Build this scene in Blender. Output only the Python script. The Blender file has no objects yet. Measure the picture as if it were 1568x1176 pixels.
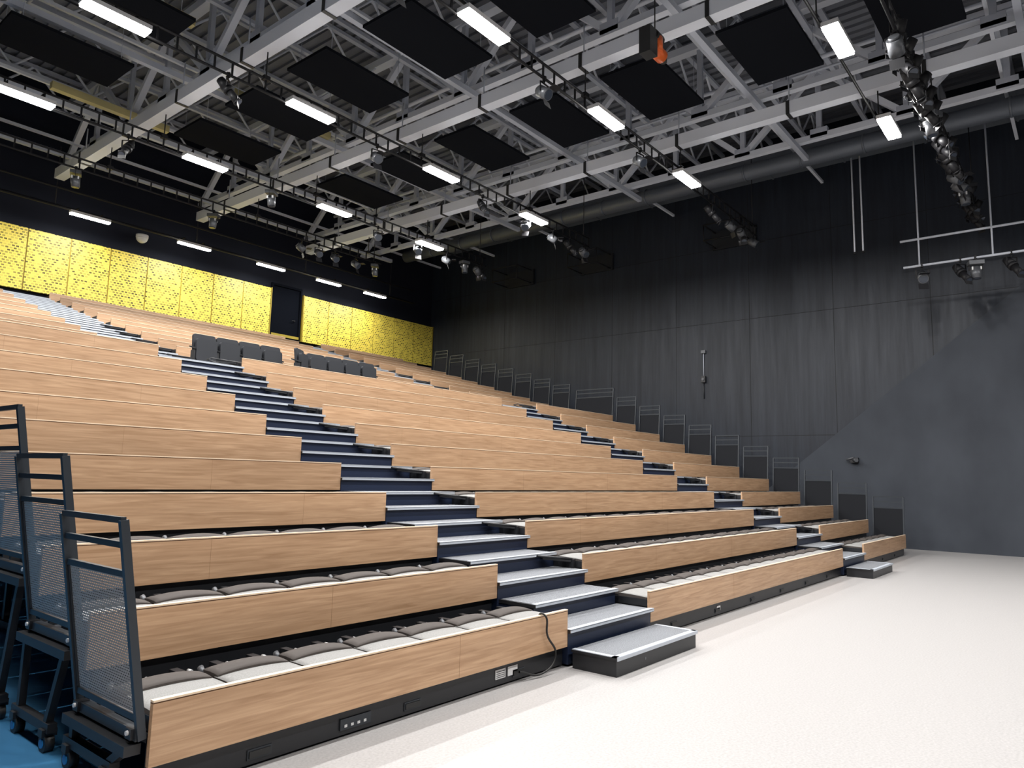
import bpy, math, random
from mathutils import Vector, Matrix
random.seed(4)
scene = bpy.context.scene
scene.view_settings.view_transform = 'Standard'
H = 1.6
DEBUG = None

# ------------------------------------------------------------------ materials
def mat(name, col, rough=0.5, metal=0.0, emit=None, estr=0.0, spec=0.5):
    m = bpy.data.materials.new(name); m.use_nodes = True
    b = m.node_tree.nodes['Principled BSDF']
    b.inputs['Base Color'].default_value = (*col, 1)
    b.inputs['Roughness'].default_value = rough
    b.inputs['Metallic'].default_value = metal
    b.inputs['Specular IOR Level'].default_value = spec
    if emit:
        b.inputs['Emission Color'].default_value = (*emit, 1)
        b.inputs['Emission Strength'].default_value = estr
    return m

def coords(m, scale=(1, 1, 1), rot=(0, 0, 0)):
    nt = m.node_tree
    tc = nt.nodes.new('ShaderNodeTexCoord'); mp = nt.nodes.new('ShaderNodeMapping')
    mp.inputs['Scale'].default_value = scale; mp.inputs['Rotation'].default_value = rot
    nt.links.new(tc.outputs['Object'], mp.inputs['Vector'])
    return mp.outputs['Vector']

def noise_color(m, scale, nscale, c1, c2, detail=4, p0=0.3, p1=0.7, bump=0.0, rough=None, dist=0.01):
    nt = m.node_tree; b = nt.nodes['Principled BSDF']
    v = coords(m, scale)
    n = nt.nodes.new('ShaderNodeTexNoise'); n.inputs['Scale'].default_value = nscale
    n.inputs['Detail'].default_value = detail
    nt.links.new(v, n.inputs['Vector'])
    r = nt.nodes.new('ShaderNodeValToRGB')
    r.color_ramp.elements[0].position = p0; r.color_ramp.elements[0].color = (*c1, 1)
    r.color_ramp.elements[1].position = p1; r.color_ramp.elements[1].color = (*c2, 1)
    nt.links.new(n.outputs['Fac'], r.inputs['Fac'])
    nt.links.new(r.outputs['Color'], b.inputs['Base Color'])
    if bump:
        bp = nt.nodes.new('ShaderNodeBump'); bp.inputs['Strength'].default_value = bump
        bp.inputs['Distance'].default_value = dist
        nt.links.new(n.outputs['Fac'], bp.inputs['Height']); nt.links.new(bp.outputs['Normal'], b.inputs['Normal'])
    if rough:
        mr = nt.nodes.new('ShaderNodeMapRange')
        mr.inputs['To Min'].default_value = rough[0]; mr.inputs['To Max'].default_value = rough[1]
        nt.links.new(n.outputs['Fac'], mr.inputs['Value']); nt.links.new(mr.outputs['Result'], b.inputs['Roughness'])
    return m, n, r

# wood laminate (grain along X) with board-to-board variation
M_wood = mat('wood_laminate', (0.5, 0.28, 0.12), 0.40, spec=.3)
def build_wood(m):
    nt = m.node_tree; b = nt.nodes['Principled BSDF']
    v = coords(m, (0.9, 24, 18))
    n = nt.nodes.new('ShaderNodeTexNoise'); n.inputs['Scale'].default_value = 2.2
    n.inputs['Detail'].default_value = 7; n.inputs['Distortion'].default_value = 0.8
    nt.links.new(v, n.inputs['Vector'])
    r = nt.nodes.new('ShaderNodeValToRGB')
    r.color_ramp.elements[0].position = 0.28; r.color_ramp.elements[0].color = (0.375, 0.220, 0.122, 1)
    r.color_ramp.elements[1].position = 0.72; r.color_ramp.elements[1].color = (0.580, 0.375, 0.230, 1)
    nt.links.new(n.outputs['Fac'], r.inputs['Fac'])
    v2 = coords(m, (0.42, 0.9, 3.2))
    w = nt.nodes.new('ShaderNodeTexNoise'); w.inputs['Scale'].default_value = 1.0; w.inputs['Detail'].default_value = 1
    nt.links.new(v2, w.inputs['Vector'])
    mr = nt.nodes.new('ShaderNodeMapRange'); mr.inputs['From Min'].default_value = .3; mr.inputs['From Max'].default_value = .7
    mr.inputs['To Min'].default_value = .90; mr.inputs['To Max'].default_value = 1.05
    nt.links.new(w.outputs['Fac'], mr.inputs['Value'])
    oi = nt.nodes.new('ShaderNodeObjectInfo')
    mr2 = nt.nodes.new('ShaderNodeMapRange'); mr2.inputs['To Min'].default_value = .90; mr2.inputs['To Max'].default_value = 1.08
    nt.links.new(oi.outputs['Random'], mr2.inputs['Value'])
    mu = nt.nodes.new('ShaderNodeMath'); mu.operation = 'MULTIPLY'
    nt.links.new(mr.outputs['Result'], mu.inputs[0]); nt.links.new(mr2.outputs['Result'], mu.inputs[1])
    hs = nt.nodes.new('ShaderNodeHueSaturation')
    nt.links.new(r.outputs['Color'], hs.inputs['Color']); nt.links.new(mu.outputs[0], hs.inputs['Value'])
    nt.links.new(hs.outputs['Color'], b.inputs['Base Color'])
build_wood(M_wood)
M_edge = mat('wood_edge', (0.78, 0.60, 0.43), 0.4)
M_joint = mat('wood_joint', (0.33, 0.19, 0.10), 0.6)
M_groove_shade = mat('wood_groove_shade', (0.16, 0.085, 0.045), 0.7)  # groove under the top edge, its narrow shadow put into the dark colour
M_floor = mat('pale_floor', (0.5, 0.47, 0.46), 0.32)
noise_color(M_floor, (1, 1, 1), 60, (0.325, 0.312, 0.308), (0.43, 0.415, 0.41), detail=6, rough=(0.32, 0.48))
M_blue = mat('blue_floor', (0.03, 0.12, 0.26), 0.25)
noise_color(M_blue, (1, 1, 1), 1.2, (0.03, 0.13, 0.27), (0.05, 0.19, 0.36), rough=(0.2, 0.4))
M_black = mat('black_steel', (0.014, 0.015, 0.018), 0.42)
M_truss = mat('truss_black', (0.012, 0.012, 0.014), 0.5, spec=.3)
M_navy = mat('riser_dark', (0.014, 0.022, 0.050), 0.4, spec=.35)
M_grey = mat('railing_steel', (0.030, 0.036, 0.044), 0.38, 0.2)
M_tread = mat('tread_carpet', (0.3, 0.31, 0.33), 0.9, spec=.2)
noise_color(M_tread, (1, 1, 1), 140, (0.10, 0.105, 0.115), (0.25, 0.26, 0.28), detail=2)
M_nose = mat('nosing_aluminium', (0.50, 0.54, 0.60), 0.4, 0.2)
M_deck = mat('deck_dark', (0.03, 0.035, 0.045), 0.6)
M_seat = mat('seat_fabric_grey', (0.5, 0.5, 0.5), 0.9, spec=.2)
noise_color(M_seat, (1, 1, 1), 160, (0.20, 0.197, 0.192), (0.29, 0.287, 0.28), detail=2)
M_taupe = mat('seat_fabric_taupe', (0.070, 0.060, 0.055), 0.75, spec=.3)
M_steel = mat('white_steel', (0.74, 0.77, 0.84), 0.45)
M_steel2 = mat('grey_steel', (0.50, 0.53, 0.60), 0.5)
M_beige = mat('beige_steel', (0.50, 0.43, 0.20), 0.5)
M_roof = mat('roof_deck', (0.20, 0.21, 0.24), 0.6)
M_clamp = mat('clamp_black', (0.02, 0.02, 0.02), 0.5)
M_acoustic = mat('acoustic_black', (0.008, 0.009, 0.012), 1.0, spec=.05)
M_led = mat('led_emitter', (1, 1, 1), 0.3, 0, (1, 0.97, 0.92), 45)
M_white = mat('white_plastic', (0.7, 0.7, 0.7), 0.4)
M_orange = mat('orange_plastic', (0.75, 0.13, 0.02), 0.4)
M_duct = mat('galvanised_duct', (0.13, 0.145, 0.17), 0.45, 0.3)
M_lens = mat('lens_glass', (0.05, 0.06, 0.08), 0.08, 0.0)
M_alu = mat('fixture_grey', (0.10, 0.105, 0.115), 0.4, 0.3)
M_chair = mat('chair_charcoal', (0.022, 0.024, 0.029), 0.7, spec=.3)
M_railpanel = mat('rail_panel_black', (0.012, 0.013, 0.016), 0.7, spec=.12)
M_blueplast = mat('blue_caster', (0.02, 0.25, 0.6), 0.4)
M_cable = mat('cable_rubber', (0.01, 0.01, 0.01), 0.5)

M_wall = mat('charcoal_wall', (0.02, 0.02, 0.024), 0.4)
def build_wall(m, c1, c2, rmin, rmax, panels=True):
    nt = m.node_tree; b = nt.nodes['Principled BSDF']
    v = coords(m, (3.2, 3.2, 0.22))
    n = nt.nodes.new('ShaderNodeTexNoise'); n.inputs['Scale'].default_value = 2.0; n.inputs['Detail'].default_value = 8
    n.inputs['Roughness'].default_value = .65
    nt.links.new(v, n.inputs['Vector'])
    r = nt.nodes.new('ShaderNodeValToRGB')
    r.color_ramp.elements[0].position = 0.3; r.color_ramp.elements[0].color = (*c1, 1)
    r.color_ramp.elements[1].position = 0.72; r.color_ramp.elements[1].color = (*c2, 1)
    nt.links.new(n.outputs['Fac'], r.inputs['Fac'])
    out = r.outputs['Color']
    nt.links.new(out, b.inputs['Base Color'])
    mr = nt.nodes.new('ShaderNodeMapRange')
    mr.inputs['To Min'].default_value = rmax; mr.inputs['To Max'].default_value = rmin
    nt.links.new(n.outputs['Fac'], mr.inputs['Value']); nt.links.new(mr.outputs['Result'], b.inputs['Roughness'])
    bp = nt.nodes.new('ShaderNodeBump'); bp.inputs['Strength'].default_value = .2; bp.inputs['Distance'].default_value = .01
    nt.links.new(n.outputs['Fac'], bp.inputs['Height']); nt.links.new(bp.outputs['Normal'], b.inputs['Normal'])
build_wall(M_wall, (0.0095, 0.0125, 0.020), (0.022, 0.028, 0.041), 0.36, 0.6)
M_wall.node_tree.nodes['Principled BSDF'].inputs['Specular IOR Level'].default_value = .4
M_wall2 = mat('grey_scrim', (0.1, 0.1, 0.11), 0.7, spec=.25)
noise_color(M_wall2, (1, .8, .5), 1.4, (0.036, 0.041, 0.052), (0.055, 0.062, 0.076), detail=7, rough=(.6, .8))
M_dark = mat('door_gap_dark', (0.004, 0.005, 0.008), 1.0, spec=.05)  # flat black, the darkness of the door gap put into the colour
M_blackwall = mat('black_wall_paint', (0.010, 0.012, 0.020), 0.8, spec=.2)
M_seam = mat('wall_seam', (0.006, 0.006, 0.007), 0.8)

M_yel = mat('perforated_yellow', (0.8, 0.6, 0.06), 0.5)
def build_yellow(m):
    nt = m.node_tree; b = nt.nodes['Principled BSDF']
    v = coords(m, (1, 1, 1), (math.radians(90), 0, 0))
    br = nt.nodes.new('ShaderNodeTexBrick')
    br.inputs['Color1'].default_value = (0.88, 0.71, 0.11, 1)
    br.inputs['Color2'].default_value = (0.08, 0.06, 0.01, 1)
    br.inputs['Mortar'].default_value = (0.88, 0.71, 0.11, 1)
    br.inputs['Scale'].default_value = 1.0
    br.inputs['Brick Width'].default_value = 0.095
    br.inputs['Row Height'].default_value = 0.070
    br.inputs['Mortar Size'].default_value = 0.015
    br.inputs['Mortar Smooth'].default_value = 0.1
    br.inputs['Bias'].default_value = 0.05
    nt.links.new(v, br.inputs['Vector']); nt.links.new(br.outputs['Color'], b.inputs['Base Color'])
build_yellow(M_yel)
M_yelframe = mat('yellow_frame', (0.35, 0.26, 0.03), 0.5)

M_mesh = mat('wire_mesh', (0.42, 0.40, 0.385), 0.6, 0.0, spec=.3)
def build_mesh(m):
    nt = m.node_tree; b = nt.nodes['Principled BSDF']
    tc = nt.nodes.new('ShaderNodeTexCoord'); sp = nt.nodes.new('ShaderNodeSeparateXYZ')
    nt.links.new(tc.outputs['Object'], sp.inputs[0])
    cb = nt.nodes.new('ShaderNodeCombineXYZ')
    nt.links.new(sp.outputs['Y'], cb.inputs['X']); nt.links.new(sp.outputs['Z'], cb.inputs['Y'])
    br = nt.nodes.new('ShaderNodeTexBrick'); br.inputs['Scale'].default_value = 1
    br.inputs['Brick Width'].default_value = .024; br.inputs['Row Height'].default_value = .014
    br.inputs['Mortar Size'].default_value = .0052; br.inputs['Mortar Smooth'].default_value = .1
    nt.links.new(cb.outputs[0], br.inputs['Vector'])
    nt.links.new(br.outputs['Fac'], b.inputs['Alpha'])
build_mesh(M_mesh)

# ------------------------------------------------------------------ mesh builder
class MB:
    def __init__(s): s.v = []; s.f = []; s.m = []; s.mats = []; s.sm = []
    def mi(s, m):
        if m not in s.mats: s.mats.append(m)
        return s.mats.index(m)
    def quad(s, pts, m, smooth=False):
        i = len(s.v); s.v += [tuple(p) for p in pts]; s.f.append(tuple(range(i, i + len(pts)))); s.m.append(s.mi(m)); s.sm.append(smooth)
    def box(s, x0, x1, y0, y1, z0, z1, m):
        i = len(s.v)
        s.v += [(x0, y0, z0), (x1, y0, z0), (x1, y1, z0), (x0, y1, z0), (x0, y0, z1), (x1, y0, z1), (x1, y1, z1), (x0, y1, z1)]
        for f in [(0, 3, 2, 1), (4, 5, 6, 7), (0, 1, 5, 4), (1, 2, 6, 5), (2, 3, 7, 6), (3, 0, 4, 7)]:
            s.f.append(tuple(i + k for k in f)); s.m.append(s.mi(m)); s.sm.append(False)
    def frame(s, p0, p1):
        p0 = Vector(p0); p1 = Vector(p1); d = (p1 - p0).normalized()
        up = Vector((0, 0, 1)) if abs(d.z) < .95 else Vector((1, 0, 0))
        a = d.cross(up).normalized(); b = a.cross(d).normalized()
        return p0, p1, a, b
    def beam(s, p0, p1, w, h, m):
        p0, p1, a, b = s.frame(p0, p1); i = len(s.v)
        for p in (p0, p1):
            for (u, t) in ((-1, -1), (1, -1), (1, 1), (-1, 1)):
                s.v.append(tuple(p + a * u * w / 2 + b * t * h / 2))
        for f in [(3, 2, 1, 0), (4, 5, 6, 7), (0, 1, 5, 4), (1, 2, 6, 5), (2, 3, 7, 6), (3, 0, 4, 7)]:
            s.f.append(tuple(i + k for k in f)); s.m.append(s.mi(m)); s.sm.append(False)
    def tube(s, p0, p1, r, m, n=10, r2=None, cap=True):
        p0, p1, a, b = s.frame(p0, p1); i = len(s.v); r2 = r if r2 is None else r2
        for p, rr in ((p0, r), (p1, r2)):
            for k in range(n):
                t = 2 * math.pi * k / n
                s.v.append(tuple(p + a * math.cos(t) * rr + b * math.sin(t) * rr))
        for k in range(n):
            k2 = (k + 1) % n
            s.f.append((i + k, i + k2, i + n + k2, i + n + k)); s.m.append(s.mi(m)); s.sm.append(True)
        if cap:
            s.f.append(tuple(i + k for k in reversed(range(n)))); s.m.append(s.mi(m)); s.sm.append(False)
            s.f.append(tuple(i + n + k for k in range(n))); s.m.append(s.mi(m)); s.sm.append(False)
    def mesh(s, name):
        me = bpy.data.meshes.new(name); me.from_pydata(s.v, [], s.f)
        for m in s.mats: me.materials.append(m)
        me.polygons.foreach_set('material_index', s.m)
        me.polygons.foreach_set('use_smooth', s.sm)
        me.update(); return me
    def obj(s, name, parent=None, loc=None):
        o = bpy.data.objects.new(name, s.mesh(name)); scene.collection.objects.link(o)
        if parent: o.parent = parent
        if loc: o.location = loc
        return o
def inst(name, me, loc, rot=(0, 0, 0), parent=None, scale=(1, 1, 1)):
    o = bpy.data.objects.new(name, me); scene.collection.objects.link(o)
    o.location = loc; o.rotation_euler = rot; o.scale = scale
    if parent: o.parent = parent
    return o
def empty(name, loc=(0, 0, 0)):
    o = bpy.data.objects.new(name, None); scene.collection.objects.link(o); o.location = loc; return o

# ------------------------------------------------------------------ room
XL, XR, YF, YB, ZT = -5.0, 21.5, -9.0, 21.95, 12.2
b = MB(); b.box(XL - .2, XR + .2, YF - .2, YB + .2, -.2, 0, M_floor); b.obj('floor')
b = MB(); b.box(XL, 13.5, 4.1, YB, 0.001, 0.006, M_blue); b.obj('floor_blue_vinyl')
b = MB(); b.box(XR, XR + .2, YF, YB, 0, ZT, M_wall)
for y in [YF + 2.44 * k for k in range(1, 13)]:
    b.box(XR - .002, XR + .01, y - .006, y + .006, 0, ZT, M_seam)
for z in (3.0, 6.6, 9.0):
    b.box(XR - .002, XR + .01, YF, YB, z - .006, z + .006, M_seam)
b.obj('wall_right')
b = MB()
poly = [(9.4, 0), (1.16, 6.68), (-1.9, 9.15), (YF, 9.15), (YF, 0)]
i0 = [(XR - .03, y, z) for y, z in poly]; i1 = [(XR - .003, y, z) for y, z in poly]
b.quad(list(reversed(i0)), M_wall2)
for k in range(5):
    k2 = (k + 1) % 5; b.quad([i0[k], i0[k2], i1[k2], i1[k]], M_wall2)
b.obj('wall_panel_grey')
b = MB(); b.box(XL, XR, YB, YB + .2, 0, ZT, M_blackwall); b.obj('wall_back')
b = MB(); b.box(XL - .2, XL, YF, YB, 0, ZT, M_blackwall); b.obj('wall_left')
b = MB(); b.box(XL, XR, YF - .2, YF, 0, ZT, M_blackwall); b.obj('wall_front')
b = MB(); b.box(XL, XR, YF, YB, ZT, ZT + .2, M_roof)
x = XL + .1
while x < XR - .2:
    b.box(x, x + .14, YF, YB, ZT - .07, ZT, M_roof); x += .28
b.obj('ceiling')

# ------------------------------------------------------------------ yellow perforated panels
def yellow(x0, x1, name):
    b = MB(); z0, z1 = 6.2, 7.87; yy = YB - .16
    n = round((x1 - x0) / 1.05); w = (x1 - x0) / n
    for k in range(n):
        b.box(x0 + k * w + .018, x0 + (k + 1) * w - .018, yy, yy + .02, z0, z1, M_yel)
        b.box(x0 + k * w - .02, x0 + k * w + .02, yy + .021, yy + .06, z0, z1, M_yelframe)
    b.box(x0, x1, yy + .03, YB - .005, z0, z0 + .05, M_yelframe)
    b.box(x0, x1, yy + .03, YB - .005, z1 - .05, z1, M_yelframe)
    b.box(x0 - .03, x0, yy - .01, YB - .005, z0, z1 + .02, M_yelframe)
    b.box(x1, x1 + .03, yy - .01, YB - .005, z0, z1 + .02, M_yelframe)
    return b.obj(name)
yellow(1.1, 13.66, 'perforated_yellow_panelling')
yellow(15.0, XR - .05, 'perforated_yellow_panelling')
b = MB(); b.box(13.72, 14.94, YB - .03, YB - .005, 5.9, 8.1, M_dark)
b.box(13.72, 13.78, YB - .10, YB - .03, 5.9, 8.1, M_dark); b.box(14.88, 14.94, YB - .10, YB - .03, 5.9, 8.1, M_dark)
b.box(13.78, 14.88, YB - .10, YB - .03, 8.02, 8.1, M_dark)
b.tube((14.7, YB - .04, 6.9), (14.7, YB - .10, 6.9), .02, M_black); b.tube((14.7, YB - .10, 6.9), (14.58, YB - .10, 6.9), .012, M_black)
b.box(13.78, 14.88, YB - .12, YB - .10, 6.25, 6.34, M_yelframe)
b.obj('door_1')

# ------------------------------------------------------------------ seating geometry
D, R1 = 0.80, 0.31
def rowY(n): return 3.65 + D * (n - 1) if n <= 11 else 13.3 + D * (n - 12)
def rowT(n): return 0.48 + R1 * (n - 1) if n <= 11 else 3.80 + 0.235 * (n - 12)
def deckZ(n): return rowT(n) - 0.17
NR = 22
BL = [(1.82, 5.35), (6.85, 14.0), (15.5, 19.4)]
AI = [(5.35, 6.85), (14.0, 15.5)]
stand = empty('retractable_seating_stand', (0, 0, 0))

b = MB()
for n in range(1, NR + 1):
    y = rowY(n); yn = rowY(n + 1) if n < NR else YB - .2
    z = deckZ(n)
    for (x0, x1) in BL:
        b.box(x0, x1, y + .04, yn + .035, z - .05, z, M_deck)
        if n < NR:
            b.box(x0 + .02, x1 - .02, yn + .045, yn + .06, z, rowT(n + 1) - .2, M_black)
        if n <= 5:
            b.tube((x0 + .02, y + .60, z + .07), (x1 - .02, y + .60, z + .07), .018, M_black, 8)
            b.box(x0 + .02, x1 - .02, y + .69, y + .72, z, z + .05, M_black)
            xx = x0 + .15
            while xx < x1 - .1:
                b.box(xx, xx + .05, y + .55, y + .70, z, z + .12, M_black)
                b.box(xx + .055, xx + .080, y + .60, y + .63, z + .0, z + .10, M_alu)
                b.tube((xx + .12, y + .66, z + .09), (xx + .12, y + .70, z + .09), .012, M_white, 8)
                xx += .25
b.obj('decking', stand)
b = MB()
for n in range(1, NR + 1):
    y = rowY(n); z = deckZ(n) - .05; yn = rowY(n + 1) if n < NR else YB - .25
    for x in (2.6, 5.25, 7.0, 10.4, 13.85, 15.65, 19.25):
        if x == 2.6 and n % 2: continue
        b.box(x - .025, x + .025, yn - .12, yn - .07, .12, z, M_black)
        b.beam((x, y + .1, z - .04), (x, yn - .09, z - .04), .05, .07, M_black)
        b.box(x - .03, x + .03, y + .12, y + .92 if n < NR else yn, .05, .11, M_black)
        b.tube((x - .05, y + .3, .05), (x - .02, y + .3, .05), .05, M_clamp, 10)
    b.beam((5.25, yn - .09, .2), (19.25, yn - .09, .2), .04, .04, M_black)
    if z > .8:
        b.beam((1.95, yn - .09, z - .1), (19.25, yn - .09, z - .1), .04, .04, M_black)
b.obj('understructure', stand)
b = MB()
for (x0, x1) in BL:
    b.box(x0, x1, 3.70, 3.73, .015, .30, M_black)
    b.box(x0, x1, 3.685, 3.70, .155, .17, M_grey)
    xx = x0 + .55
    while xx < x1 - .4:
        b.box(xx, xx + .13, 3.688, 3.701, .05, .085, M_clamp); b.box(xx - .01, xx + .14, 3.694, 3.7005, .04, .095, M_grey)
        xx += 1.15
b.box(2.98, 3.22, 3.690, 3.70, .045, .11, M_grey)
for k in range(4):
    b.box(3.01 + k * .05, 3.03 + k * .05, 3.686, 3.69, .06, .075, M_white)
b.box(4.45, 4.57, 3.694, 3.70, .06, .13, M_white); b.box(4.60, 4.72, 3.694, 3.70, .06, .13, M_white)
for k in range(4):
    b.box(4.46, 4.56, 3.692, 3.694, .07 + k * .014, .074 + k * .014, M_clamp)
b.box(8.6, 8.7, 3.694, 3.70, .06, .12, M_white)
b.obj('front_fascia', stand)

b = MB()
def tread(x0, x1, y0, y1, z, zb):
    b.box(x0 + .01, x1 - .01, y0 + .03, y1 + .05, zb, z - .03, M_navy)
    b.box(x0, x1, y0, y1 + .03, z - .03, z, M_black)
    b.box(x0 + .02, x1 - .02, y0 + .055, y1 + .02, z, z + .003, M_tread)
    b.box(x0, x1, y0 - .006, y0 + .045, z - .004, z + .006, M_nose)
    b.box(x0, x1, y0 - .006, y0, z - .024, z, M_nose)
for (x0, x1) in AI:
    for n in range(1, NR + 1):
        y = rowY(n) - .03; z = deckZ(n)
        zp = deckZ(n - 1) if n > 1 else 0
        r = (z - zp) / 2
        if n > 1:
            yp = y - .4
            tread(x0 + .03, x1 - .03, yp, y, zp + r, zp)
        yn = rowY(n + 1) - .43 if n < NR else YB - .3
        tread(x0, x1, y, yn, z, zp if n > 1 else .02)
b.obj('aisle_steps', stand)
for (x0, x1) in AI:
    b = MB()
    b.box(x0 + .01, x1 + .01, 3.17, 3.60, 0.0, .135, M_black)
    b.box(x0, x1 + .02, 3.16, 3.61, .135, .155, M_black)
    b.box(x0 + .05, x1 - .03, 3.21, 3.60, .155, .158, M_tread)
    b.box(x0, x1 + .02, 3.155, 3.21, .153, .161, M_nose); b.box(x0, x1 + .02, 3.152, 3.158, .13, .158, M_nose)
    b.box(x0, x0 + .05, 3.16, 3.6, .153, .161, M_nose); b.box(x1 - .03, x1 + .02, 3.16, 3.6, .153, .161, M_nose)
    b.tube((x0 + .5, 3.168, .07), (x0 + .5, 3.174, .07), .012, M_alu)
    b.obj('entry_step')

def seat_mesh():
    b = MB(); W = .50
    nx, ny = 10, 6
    def surf(y0, y1, zb, zc, skew, m, th, slope=0.0, inset=.006):
        top = []
        for j in range(ny + 1):
            row = []
            for i in range(nx + 1):
                u = i / nx; v = j / ny
                x = -W / 2 + inset + u * (W - 2 * inset) + skew * v
                y = y0 + v * (y1 - y0)
                z = zb + slope * v + zc * math.sin(math.pi * (.04 + .92 * u)) ** .5 * (math.sin(math.pi * (.1 + v * .8)) ** .4)
                row.append(len(b.v)); b.v.append((x, y, z))
            top.append(row)
        for j in range(ny):
            for i in range(nx):
                b.f.append((top[j][i], top[j][i + 1], top[j + 1][i + 1], top[j + 1][i])); b.m.append(b.mi(m)); b.sm.append(True)
        bor = [top[0][i] for i in range(nx + 1)] + [top[j][nx] for j in range(1, ny + 1)] + [top[ny][i] for i in range(nx - 1, -1, -1)] + [top[j][0] for j in range(ny - 1, 0, -1)]
        low = []
        for k in bor:
            low.append(len(b.v)); p = b.v[k]; b.v.append((p[0], p[1], p[2] - th))
        for k in range(len(bor)):
            k2 = (k + 1) % len(bor)
            b.f.append((bor[k2], bor[k], low[k], low[k2])); b.m.append(b.mi(M_taupe)); b.sm.append(False)
        b.f.append(tuple(reversed(low))); b.m.append(b.mi(m)); b.sm.append(False)
    surf(.035, .39, -.08, .03, .0, M_seat, .05, .015)
    surf(.37, .51, -.060, .045, -.02, M_taupe, .035, .012, .015)
    b.box(-W / 2 + .03, W / 2 - .03, .06, .44, -.155, -.135, M_black)
    b.box(-W / 2 + .02, -W / 2 + .05, .08, .50, -.168, -.13, M_black)
    b.box(W / 2 - .05, W / 2 - .02, .08, .50, -.168, -.13, M_black)
    b.tube((-W / 2 + .02, .53, -.08), (W / 2 - .02, .53, -.08), .014, M_black, 8)
    b.tube((-W / 2, .50, -.06), (-W / 2, .54, -.03), .018, M_alu, 8)
    return b
seatb = seat_mesh()
for n in range(1, NR + 1):
    y = rowY(n); t = rowT(n)
    ph = .31 if n <= 11 else .26
    for (x0, x1) in BL:
        b = MB()
        xe0, xe1 = x0 - .02, x1
        b.box(xe0, xe1, y, y + .03, t - ph, t - .016, M_wood)
        b.box(xe0, xe1, y + .004, y + .03, t - .016, t - .009, M_groove_shade)
        b.box(xe0, xe1, y - .001, y + .031, t - .009, t + .001, M_edge)
        xj = x0 + ((n * 1.37) % 1.9) + .8
        while xj < x1 - .4:
            b.box(xj, xj + .002, y - .0008, y + .01, t - ph, t - .016, M_joint); xj += 2.44
        b.box(x0 + .0, x0 + .012, y + .035, y + .45, t - .16, t - .09, M_black)
        b.box(x1 - .012, x1, y + .035, y + .45, t - .16, t - .09, M_black)
        if n != 12 or x0 != 6.85:
            ns = int((x1 - x0) / .5); w = (x1 - x0) / ns
            if n <= 11:
                for k in range(ns):
                    ox = x0 + (k + .5) * w
                    i = len(b.v)
                    for p in seatb.v: b.v.append((p[0] + ox, p[1] + y, p[2] + t))
                    for f, m_, s_ in zip(seatb.f, seatb.m, seatb.sm):
                        b.f.append(tuple(q + i for q in f)); b.m.append(b.mi(seatb.mats[m_])); b.sm.append(s_)
            else:
                b.box(x0 + .03, x1 - .03, y + .05, y + .42, t - .12, t - .05, M_taupe)
                b.box(x0 + .03, x1 - .03, y + .05, y + .42, t - .17, t - .12, M_black)
        b.obj('bench_seat_row')
    if 2 <= n <= 16:
        for xa in (6.85, 15.5):
            b = MB()
            za = t - .03; ya = y + .16
            b.tube((xa - .02, ya, za - .04), (xa - .40, ya + .20, za + .0), .012, M_black, 8)
            b.tube((xa - .40, ya + .20, za + .0), (xa - .42, ya + .32, za - .02), .012, M_black, 8)
            b.tube((xa - .42, ya + .32, za - .02), (xa - .02, ya + .30, za - .09), .012, M_black, 8)
            b.beam((xa - .02, ya + .04, za - .06), (xa - .3, ya + .22, za - .03), .10, .02, M_black)
            b.box(xa - .04, xa + .0, ya - .03, ya + .34, deckZ(n) + .003, za - .04, M_black)
            b.obj('folded_handrail')

# ------------------------------------------------------------------ end guard rails
def rail_mesh(depth, sgn, solid):
    b = MB()
    zt, zb = .87, -.16
    lean = .17 if sgn < 0 else .08
    def X(z): return sgn * (lean * (z - zb) / (zt - zb))
    def P(y, z, dx=0): return (X(z) + dx, y, z)
    y0, y1 = .04, depth
    for y in (y0, y1):
        b.beam(P(y, zb - .02), P(y, zt), .03, .04, M_grey)
    for z in (zt, zt - .12, zt - .26, zb + .08):
        b.beam(P(y0, z), P(y1, z), .025, .03, M_grey)
    b.beam(P(y0, zb - .0), P(y1, zb - .0), .05, .05, M_grey)
    zm0, zm1 = zb + .10, zt - .28
    if solid:
        b.quad([P(y0, zm0), P(y1, zm0), P(y1, zm1), P(y0, zm1)], M_railpanel)
        b.quad([P(y0, zm0, sgn * .004), P(y0, zm1, sgn * .004), P(y1, zm1, sgn * .004), P(y1, zm0, sgn * .004)], M_railpanel)
    else:
        b.quad([P(y0, zm0), P(y1, zm0), P(y1, zm1), P(y0, zm1)], M_mesh)
        b.beam(P(y0 + .02, zm0), P(y0 + .02, zm1), .015, .02, M_grey); b.beam(P(y1 - .02, zm0), P(y1 - .02, zm1), .015, .02, M_grey)
    for y in (y0 + .05, y1 - .05):
        b.box(-.04 if sgn < 0 else -.02, .02 if sgn < 0 else .04, y - .03, y + .03, zb - .02, zb + .03, M_black)
        b.tube((sgn * .05, y, zb + .01), (sgn * .02, y, zb + .01), .012, M_white, 8)
    return b
rl = rail_mesh(.77, -1, False).mesh('guard_rail_mesh_left')
rr = rail_mesh(.70, 1, True).mesh('guard_rail_mesh_right')
rw = rail_mesh(1.42, 1, True).mesh('guard_rail_mesh_wide')
rwl = rail_mesh(1.42, -1, False).mesh('guard_rail_mesh_widel')
for n in range(1, NR):
    y = rowY(n); t = rowT(n)
    inst('end_guard_rail', rwl if n == 11 else rl, (1.80 - .03, y, t), parent=None)
    if n <= 19:
        inst('end_guard_rail', rw if n == 11 else rr, (19.43, y, t))
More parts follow.
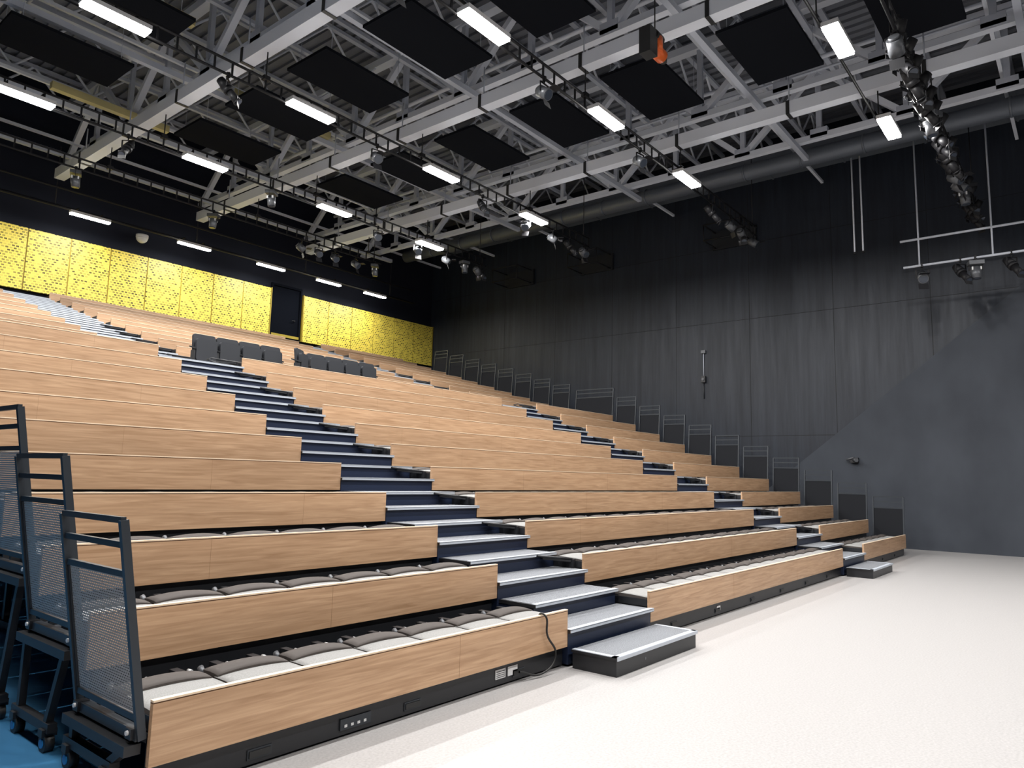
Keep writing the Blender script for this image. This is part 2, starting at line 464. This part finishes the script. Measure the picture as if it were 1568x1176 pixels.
for n in range(1, 4):
    y = rowY(n)
    b = MB()
    zt = deckZ(n) - .03
    b.box(1.70, 1.78, y + .05, y + .80, zt - .05, zt, M_black)
    b.beam((1.74, y + .14, zt - .05), (1.74, y + .30, .13), .04, .04, M_black)
    b.beam((1.74, y + .72, zt - .05), (1.74, y + .72, .13), .04, .04, M_black)
    b.beam((1.74, y + .22, .14), (1.74, y + .80, .14), .05, .05, M_black)
    for yy in (y + .28, y + .74):
        b.tube((1.715, yy, .052), (1.765, yy, .052), .052, M_clamp, 14); b.tube((1.708, yy, .052), (1.772, yy, .052), .025, M_blueplast, 10)
        b.box(1.70, 1.78, yy - .03, yy + .03, .09, .13, M_black)
    b.obj('caster_frame', stand)

cu = bpy.data.curves.new('power_cable', 'CURVE'); cu.dimensions = '3D'; cu.bevel_depth = .009; cu.bevel_resolution = 2
sp = cu.splines.new('BEZIER'); pts = [(4.98, 3.72, .44), (4.98, 3.64, .49), (5.02, 3.625, .32), (5.12, 3.61, .14), (4.95, 3.62, .03), (4.70, 3.66, .08)]
sp.bezier_points.add(len(pts) - 1)
for p, c in zip(sp.bezier_points, pts):
    p.co = c; p.handle_left_type = p.handle_right_type = 'AUTO'
cu.materials.append(M_cable); o = bpy.data.objects.new('power_cable', cu); scene.collection.objects.link(o)

def chair_mesh():
    b = MB(); w = .45
    def slab(y, z0, z1, th, tilt, ww, rad=.05):
        out = []
        for (cx, cz, a0) in ((ww / 2 - rad, z1 - rad, 0), (-ww / 2 + rad, z1 - rad, 90), (-ww / 2 + rad, z0 + rad, 180), (ww / 2 - rad, z0 + rad, 270)):
            for k in range(5):
                a = math.radians(a0 + k * 22.5); out.append((cx + rad * math.cos(a), cz + rad * math.sin(a)))
        fr = [(x, y + tilt * (z - z0), z) for x, z in out]; bk = [(x, yy + th, z) for x, yy, z in fr]
        b.quad(fr, M_chair); b.quad(list(reversed(bk)), M_chair)
        for k in range(len(fr)):
            k2 = (k + 1) % len(fr); b.quad([fr[k2], fr[k], bk[k], bk[k2]], M_chair, True)
    slab(.10, .28, .74, .05, .12, w)
    slab(.02, .22, .64, .06, .05, w - .04)
    for x in (-w / 2, w / 2):
        b.box(x - .012, x + .012, .05, .18, 0, .42, M_black); b.box(x - .012, x + .012, .0, .25, 0, .02, M_black)
        b.beam((x, .02, .44), (x, .24, .50), .035, .025, M_black)
    b.tube((-w / 2, .12, .28), (w / 2, .12, .28), .015, M_black, 8)
    return b.mesh('folded_chair')
cm = chair_mesh()
zc = deckZ(11) + .003
for k in range(4): inst('tip_up_chair', cm, (6.88 + .475 * k, 12.98, zc))
inst('tip_up_chair', cm, (8.92, 12.75, zc), (0, 0, math.radians(35)))
for k in range(4): inst('tip_up_chair', cm, (9.42 + .47 * k, 12.98, zc))

# ------------------------------------------------------------------ roof structure
BX = [2.7, 6.6, 10.45, 14.36]
BZ = 9.2
def rig_beam(x, y1):
    b = MB()
    b.box(x - .12, x + .12, YF + .3, y1, BZ - .13, BZ + .13, M_steel)
    y = YF + 1.2
    while y < y1 - .3:
        b.box(x - .135, x + .135, y, y + .07, BZ - .145, BZ + .145, M_clamp)
        b.tube((x, y + .04, BZ + .13), (x, y + .04, 10.0), .015, M_steel2, 6)
        y += 2.45
    b.obj('rigging_beam')
for x in BX: rig_beam(x, 20.8)
TB, TT = 10.0, 11.75
def roof_truss(x):
    b = MB()
    b.beam((x, YF, TB), (x, YB, TB), .16, .14, M_steel); b.beam((x, YF, TT), (x, YB, TT), .22, .18, M_steel)
    y = YF + .5; k = 0; s = 1.9
    while y + s < YB:
        b.beam((x, y, TB if k % 2 == 0 else TT), (x, y + s, TT if k % 2 == 0 else TB), .14, .13, M_steel)
        b.beam((x, y, TB), (x, y, TT), .12, .10, M_steel2)
        b.box(x - .08, x + .08, y - .2, y + .2, TB - .02, TB + .2, M_steel2)
        y += s; k += 1
    b.obj('roof_truss')
for x in (-3, 0.9, 3.2, 7.1, 11.0, 15.0, 17.6): roof_truss(x)
def joist(y):
    b = MB(); z0, z1 = 11.1, 12.05
    b.beam((XL, y, z0), (XR, y, z0), .10, .08, M_steel2); b.beam((XL, y, z1), (XR, y, z1), .12, .08, M_steel2)
    x = XL + .1; k = 0
    while x + .9 < XR:
        b.tube((x, y, z0 if k % 2 else z1), (x + .9, y, z1 if k % 2 else z0), .03, M_steel, 6, cap=False); x += .9; k += 1
    b.obj('roof_joist')
y = YF + .8
while y < YB:
    joist(y); y += 1.55
b = MB()
for k, y in enumerate([-4, 0.6, 5.3, 10.05, 14.6, 17.9, 20.9]):
    b.beam((XL + .1, y, 9.80), (18.2, y, 9.80), .12, .12, M_steel2)
    b.beam((XL + .1, y + .5, 10.4), (XR - .1, y + .5, 10.4), .07, .07, M_steel)
b.obj('bracing_tubes')
b = MB()
for (x, y) in ((3.4, 12.8), (7.8, 14.5), (5.2, 17.5)):
    b.beam((x, y, 9.95), (x + 2.6, y, 9.95), .16, .16, M_beige)
b.obj('yellow_lifting_beams')
b = MB()
b.tube((18.6, YF + .3, 10.0), (18.6, 20.5, 10.0), .22, M_duct, 20)
y = YF + 1
while y < 20: b.tube((18.6, y, 10.0), (18.6, y + .05, 10.0), .235, M_duct, 20); y += 1.5
b.obj('air_duct')
b = MB()
b.box(19.9, 20.8, YF + .3, 20.5, 10.6, 11.1, M_duct)
for y in range(-7, 20, 2): b.box(19.88, 20.82, y, y + .05, 10.58, 11.12, M_duct)
b.obj('air_duct')
b = MB()
for x in (1.2, 3.9, 7.7, 11.6, 15.5):
    b.tube((x, YF + .2, 10.8), (x, 21, 10.8), .05, M_steel, 8)
    b.tube((x + .3, YF + .2, 10.7), (x + .3, 21, 10.7), .03, M_steel2, 8)
b.obj('ceiling_conduits')

def cloud(x, y, z=9.5, sx=2.1, sy=1.25):
    b = MB()
    b.box(-sx / 2, sx / 2, -sy / 2, sy / 2, -.03, .03, M_acoustic)
    for u in (-1, 1):
        for v in (-1, 1):
            b.tube((u * sx * .4, v * sy * .4, .03), (u * sx * .4, v * sy * .4, .9), .006, M_steel2, 5)
    b.obj('acoustic_ceiling_panel', loc=(x, y, z))
for y in (-5, -2.6, -.2, 1.9, 4.2, 6.6, 8.9, 11.2, 13.5, 15.8):
    cloud(12.5, y); cloud(8.6, y + .2)
for y in (2, 5.0, 7.6, 10.2, 12.6, 15.0): cloud(4.6, y)
for y in (1.8, 6.5, 11): cloud(.6, y)

# ------------------------------------------------------------------ lighting trusses
TZ = 8.3
TH = .25
TR = [(-2.3, 20.0), (1.95, 20.0), (6.9, 19.0), (11.16, 17.2), (14.96, 17.0), (17.6, 14.9)]
for (y, xe) in TR:
    b = MB()
    zt, zb = TZ + TH, TZ + .0
    b.tube((0.1, y, zt), (xe, y, zt), .024, M_truss, 8); b.tube((.1, y, zb), (xe, y, zb), .024, M_truss, 8)
    x = .2
    while x < xe:
        b.beam((x, y, zb), (x, y, zt), .028, .028, M_truss); x += .32
    for x in BX:
        if x < xe: b.tube((x, y, zt), (x, y, BZ - .14), .012, M_truss, 6); b.box(x - .06, x + .06, y - .05, y + .05, zt - .03, zt + .05, M_truss)
    b.tube((xe - .3, y, zt), (xe - .3, y, 10.6), .012, M_truss, 6)
    b.obj('ladder_lighting_truss')
b = MB(); b.tube((.1, 20.9, TZ + .1), (19.5, 20.9, TZ + .1), .04, M_truss, 8)
b.tube((.1, 20.9, TZ + .6), (19.5, 20.9, TZ + .6), .03, M_truss, 8)
for x in BX + [18.2]: b.tube((x, 20.9, TZ + .1), (x, 20.9, 10), .015, M_truss, 6)
b.obj('rear_lighting_bar')
# pipe carrying the front battens
b = MB(); b.tube((.1, 2.84, TZ + .12), (15.2, 2.84, TZ + .12), .024, M_truss, 8)
for x in BX: b.tube((x, 2.84, TZ + .12), (x, 2.84, BZ - .14), .012, M_truss, 6)
b.obj('lighting_pipe')

def batten_mesh(L, W):
    b = MB()
    b.box(-L / 2, L / 2, -W / 2, W / 2, 0, .07, M_white)
    b.box(-L / 2 + .01, L / 2 - .01, -W / 2 + .01, W / 2 - .01, -.04, -.001, M_led)
    for s in (-.3, .3):
        b.tube((L * s, 0, .07), (L * s, 0, .18), .012, M_truss, 6)
        b.tube((L * s, 0, .17), (L * s, .18, .17), .012, M_truss, 6)
    return b.mesh('led_batten_body')
bm_big = batten_mesh(.95, .24); bm_small = batten_mesh(1.0, .14)
def batten(x, y, z, me, L, W, power):
    o = inst('led_batten_light', me, (x, y, z))
    ld = bpy.data.lights.new('lamp', 'AREA'); ld.shape = 'RECTANGLE'; ld.size = L; ld.size_y = W; ld.energy = power; ld.color = (1, .985, .965)
    l = bpy.data.objects.new('lamp', ld); scene.collection.objects.link(l); l.parent = o; l.location = (0, 0, -.05)
PW = 195
for y in (-2.48, 2.66, 6.72, 10.98, 14.78):  # first row is unseen, added behind the camera as extra light
    for x in (.5, 4.0, 7.45, 10.9, 14.3):  # first column is out of view, added to light the left side
        batten(x, y, TZ - .05, bm_big, .9, .2, PW)
for x in (4.2, 7.4, 10.3, 12.9, 15.2, 17.3): batten(x, 20.7, TZ - .05, bm_small, .95, .12, 48)
batten(17.9, -2.48, TZ - .05, bm_big, .9, .2, PW * .6)  # unseen extra batten in the added row

def spot_mesh(kind):
    b = MB()
    b.box(-.03, .03, -.035, .035, -.06, .05, M_truss)
    b.tube((0, 0, -.06), (0, 0, -.12), .015, M_truss, 8)
    b.beam((-.15, 0, -.12), (.15, 0, -.12), .04, .012, M_truss)
    for s in (-1, 1): b.beam((s * .15, 0, -.12), (s * .15, 0, -.34), .012, .04, M_truss)
    mm = M_truss if kind == 0 else M_alu
    a = math.radians(-50 if kind == 0 else -35)
    d = Vector((0, -math.cos(a), math.sin(a))); c = Vector((0, 0, -.33))
    if kind == 0:
        b.tube(c - d * .26, c - d * .02, .09, mm, 14, .12); b.tube(c - d * .02, c + d * .08, .12, mm, 14)
        b.tube(c + d * .08, c + d * .36, .085, mm, 14); b.tube(c + d * .36, c + d * .38, .1, mm, 14); b.tube(c + d * .381, c + d * .386, .08, M_lens, 14)
        b.beam(c + d * .37 + Vector((-.1, 0, 0)), c + d * .37 + Vector((.1, 0, 0)), .01, .21, mm)
    elif kind == 1:
        b.tube(c - d * .15, c + d * .14, .13, mm, 14); b.tube(c - d * .2, c - d * .15, .09, mm, 14); b.tube(c + d * .141, c + d * .147, .11, M_lens, 14)
        up = Vector((1, 0, 0)).cross(d).normalized()
        for s in (-1, 1):
            p = c + d * .15 + up * s * .13
            b.beam(p, p + d * .14 + up * s * .10, .24, .006, M_truss)
    else:
        b.box(-.17, .17, -.14, .14, -.20, -.10, M_alu)
        b.tube(c + Vector((0, 0, .06)), c + Vector((0, -.03, -.24)), .13, M_alu, 16, .11); b.tube(c + Vector((0, -.03, -.241)), c + Vector((0, -.03, -.25)), .09, M_lens, 16)
        b.box(-.11, .11, -.1, .1, -.34, -.26, M_white)
    return b.mesh('stage_spotlight_%d' % kind)
SM = [spot_mesh(k) for k in range(3)]
def spot(x, y, z, k, rz, s=.78): inst('stage_spotlight', SM[k], (x, y, z), (0, 0, rz), scale=(s, s, s))
random.seed(11)
for (y, xe) in TR:
    if y == 1.95: continue
    xs = [xe - .25, xe - 1.0, xe - 1.8, xe - 3.0]
    xs += [12.5, 9.2, 5.9, 2.7]
    for x in xs:
        if x > xe - .2: continue
        spot(x, y, TZ + .0, random.choice([0, 1, 1, 2]), random.uniform(-1.2, 1.2))
x = 11.2
while x < 19.9:
    spot(x, 1.95, TZ + .0, random.choice([0, 0, 1, 2]), random.uniform(-.9, 1.6), .85)
    if random.random() < .5: spot(x + .2, 1.95, TZ + .3, 0, random.uniform(2, 4))
    x += .58

b = MB()
X = 19.5
b.tube((X, -2.5, 6.95), (X, 3.45, 6.95), .028, M_steel2, 10); b.tube((X, -2.5, 7.62), (X, 3.5, 7.62), .028, M_steel2, 10)
for y in (3.1, 1.6, -1.5): b.tube((X, y, 6.95), (X, y, 10.4), .02, M_steel2, 8)
b.obj('side_lighting_bar')
for y, k in ((3.05, 1), (2.25, 0), (1.95, 2), (1.25, 0), (.7, 1), (-.8, 1)): spot(X, y, 6.95, k, math.radians(-70 + 30 * (k == 0)), .9)
b = MB()
for y in (4.55, 4.35): b.tube((19.5, y, 7.55), (19.5, y, 10.1), .02, M_steel, 8); b.tube((19.5, y, 7.5), (19.5, y, 7.55), .03, M_truss, 8)
b.obj('hanging_pull_rods')
b = MB()
b.tube((0, 0, 0), (0, 0, .25), .13, M_orange, 14); b.tube((-.1, 0, .05), (.24, 0, .05), .11, M_orange, 14); b.tube((-.12, 0, .25), (.12, 0, .25), .12, M_clamp, 14)
b.box(-.35, -.1, -.1, .1, -.15, .3, M_clamp); b.tube((0, 0, .25), (0, 0, 1.5), .012, M_clamp, 6)
b.tube((.3, 0, .05), (.3, 0, -.02), .06, M_clamp, 10)
b.obj('chain_hoist', loc=(10.0, 5.25, 8.55))

for y in (7.9, 13.0, 16.5):
    b = MB(); z = 9.0
    for dz in (0, .5):
        b.tube((21.4, y, z + dz), (20.5, y, z + dz), .025, M_truss, 6); b.tube((21.4, y + 1.2, z + dz), (20.5, y + 1.2, z + dz), .025, M_truss, 6)
        b.tube((20.5, y, z + dz), (20.5, y + 1.2, z + dz), .025, M_truss, 6)
    for yy in (y, y + 1.2): b.tube((20.5, yy, z), (20.5, yy, z + .5), .02, M_truss, 6)
    b.box(21.4, 21.499, y - .1, y + 1.3, z - .05, z + .55, M_black)
    b.obj('wall_bracket_frame')
b = MB(); b.tube((21.47, 9.57, 4.9), (21.47, 9.57, 5.7), .012, M_steel2, 8); b.box(21.42, 21.498, 9.5, 9.64, 5.65, 5.75, M_alu); b.box(21.40, 21.498, 9.5, 9.64, 4.72, 4.92, M_black)
b.tube((21.42, 9.57, 4.82), (21.38, 9.57, 4.82), .04, M_alu, 12); b.tube((21.47, 9.57, 4.2), (21.47, 9.57, 4.72), .012, M_black, 8); b.obj('wall_sensor')
b = MB(); b.box(21.36, 21.469, 5.1, 5.3, 2.22, 2.36, M_black); b.tube((21.36, 5.2, 2.3), (21.2, 5.1, 2.28), .05, M_alu, 12); b.tube((21.36, 5.2, 2.36), (21.36, 5.4, 2.3), .03, M_alu, 8); b.obj('wall_camera')
b = MB()
for k in range(6):
    a0, a1 = math.pi / 2 * k / 6, math.pi / 2 * (k + 1) / 6
    b.tube((0, 0, -.16 * math.sin(a0)), (0, 0, -.16 * math.sin(a1)), .16 * math.cos(a0), M_white, 18, max(.002, .16 * math.cos(a1)), cap=(k == 0))
b.tube((0, 0, 0), (0, .0, .08), .17, M_white, 18); b.beam((0, 0, .04), (0, .35, .04), .06, .06, M_truss)
b.obj('dome_camera', loc=(9.15, 21.58, 8.35))

def added_wash(loc, tgt, power, ang=70):  # added lamp with spotlight body, put in to throw light pools on the wall
    spot(loc[0], loc[1], loc[2] + .3, 1, math.radians(90))
    ld = bpy.data.lights.new('added_wash_lamp', 'SPOT'); ld.energy = power; ld.spot_size = math.radians(ang); ld.spot_blend = 1.0; ld.shadow_soft_size = .1
    ld.color = (1, .99, .97)
    l = bpy.data.objects.new('added_wash_lamp', ld); scene.collection.objects.link(l); l.location = loc
    l.rotation_euler = (Vector(tgt) - Vector(loc)).to_track_quat('-Z', 'Y').to_euler()
added_wash((17.9, 6.9, 8.0), (21.5, 8.8, 7.8), 520, 95)
added_wash((16.6, 14.96, 8.0), (21.5, 15.2, 7.0), 620, 75)
added_wash((16.9, 11.16, 8.0), (21.5, 12, 7.5), 260, 80)

# ------------------------------------------------------------------ world
w = bpy.data.worlds.new('World'); scene.world = w; w.use_nodes = True
w.node_tree.nodes['Background'].inputs['Color'].default_value = (.6, .7, 1, 1)
w.node_tree.nodes['Background'].inputs['Strength'].default_value = 0.02

# ------------------------------------------------------------------ camera
f = 1415.0
Xc = Vector((1150, -210, -f)).normalized()
Yc = Vector((-1767, -140, -f)); Yc = (Yc - Xc * Yc.dot(Xc)).normalized()
Zc = Xc.cross(Yc)
Rm = Matrix((Xc, Yc, Zc))
cd = bpy.data.cameras.new('camera'); cd.lens = f / 2000 * 36; cd.sensor_width = 36; cd.clip_start = .05; cd.clip_end = 200
cam = bpy.data.objects.new('camera', cd); scene.collection.objects.link(cam)
cam.matrix_world = Matrix.Translation((0, 0, H)) @ Rm.to_4x4()
scene.camera = cam
if DEBUG:
    cx, cy, zz = DEBUG
    cd.lens *= zz; cd.shift_x = (cx - 1000) / 2000 * zz; cd.shift_y = -(cy - 750) / 2000 * zz
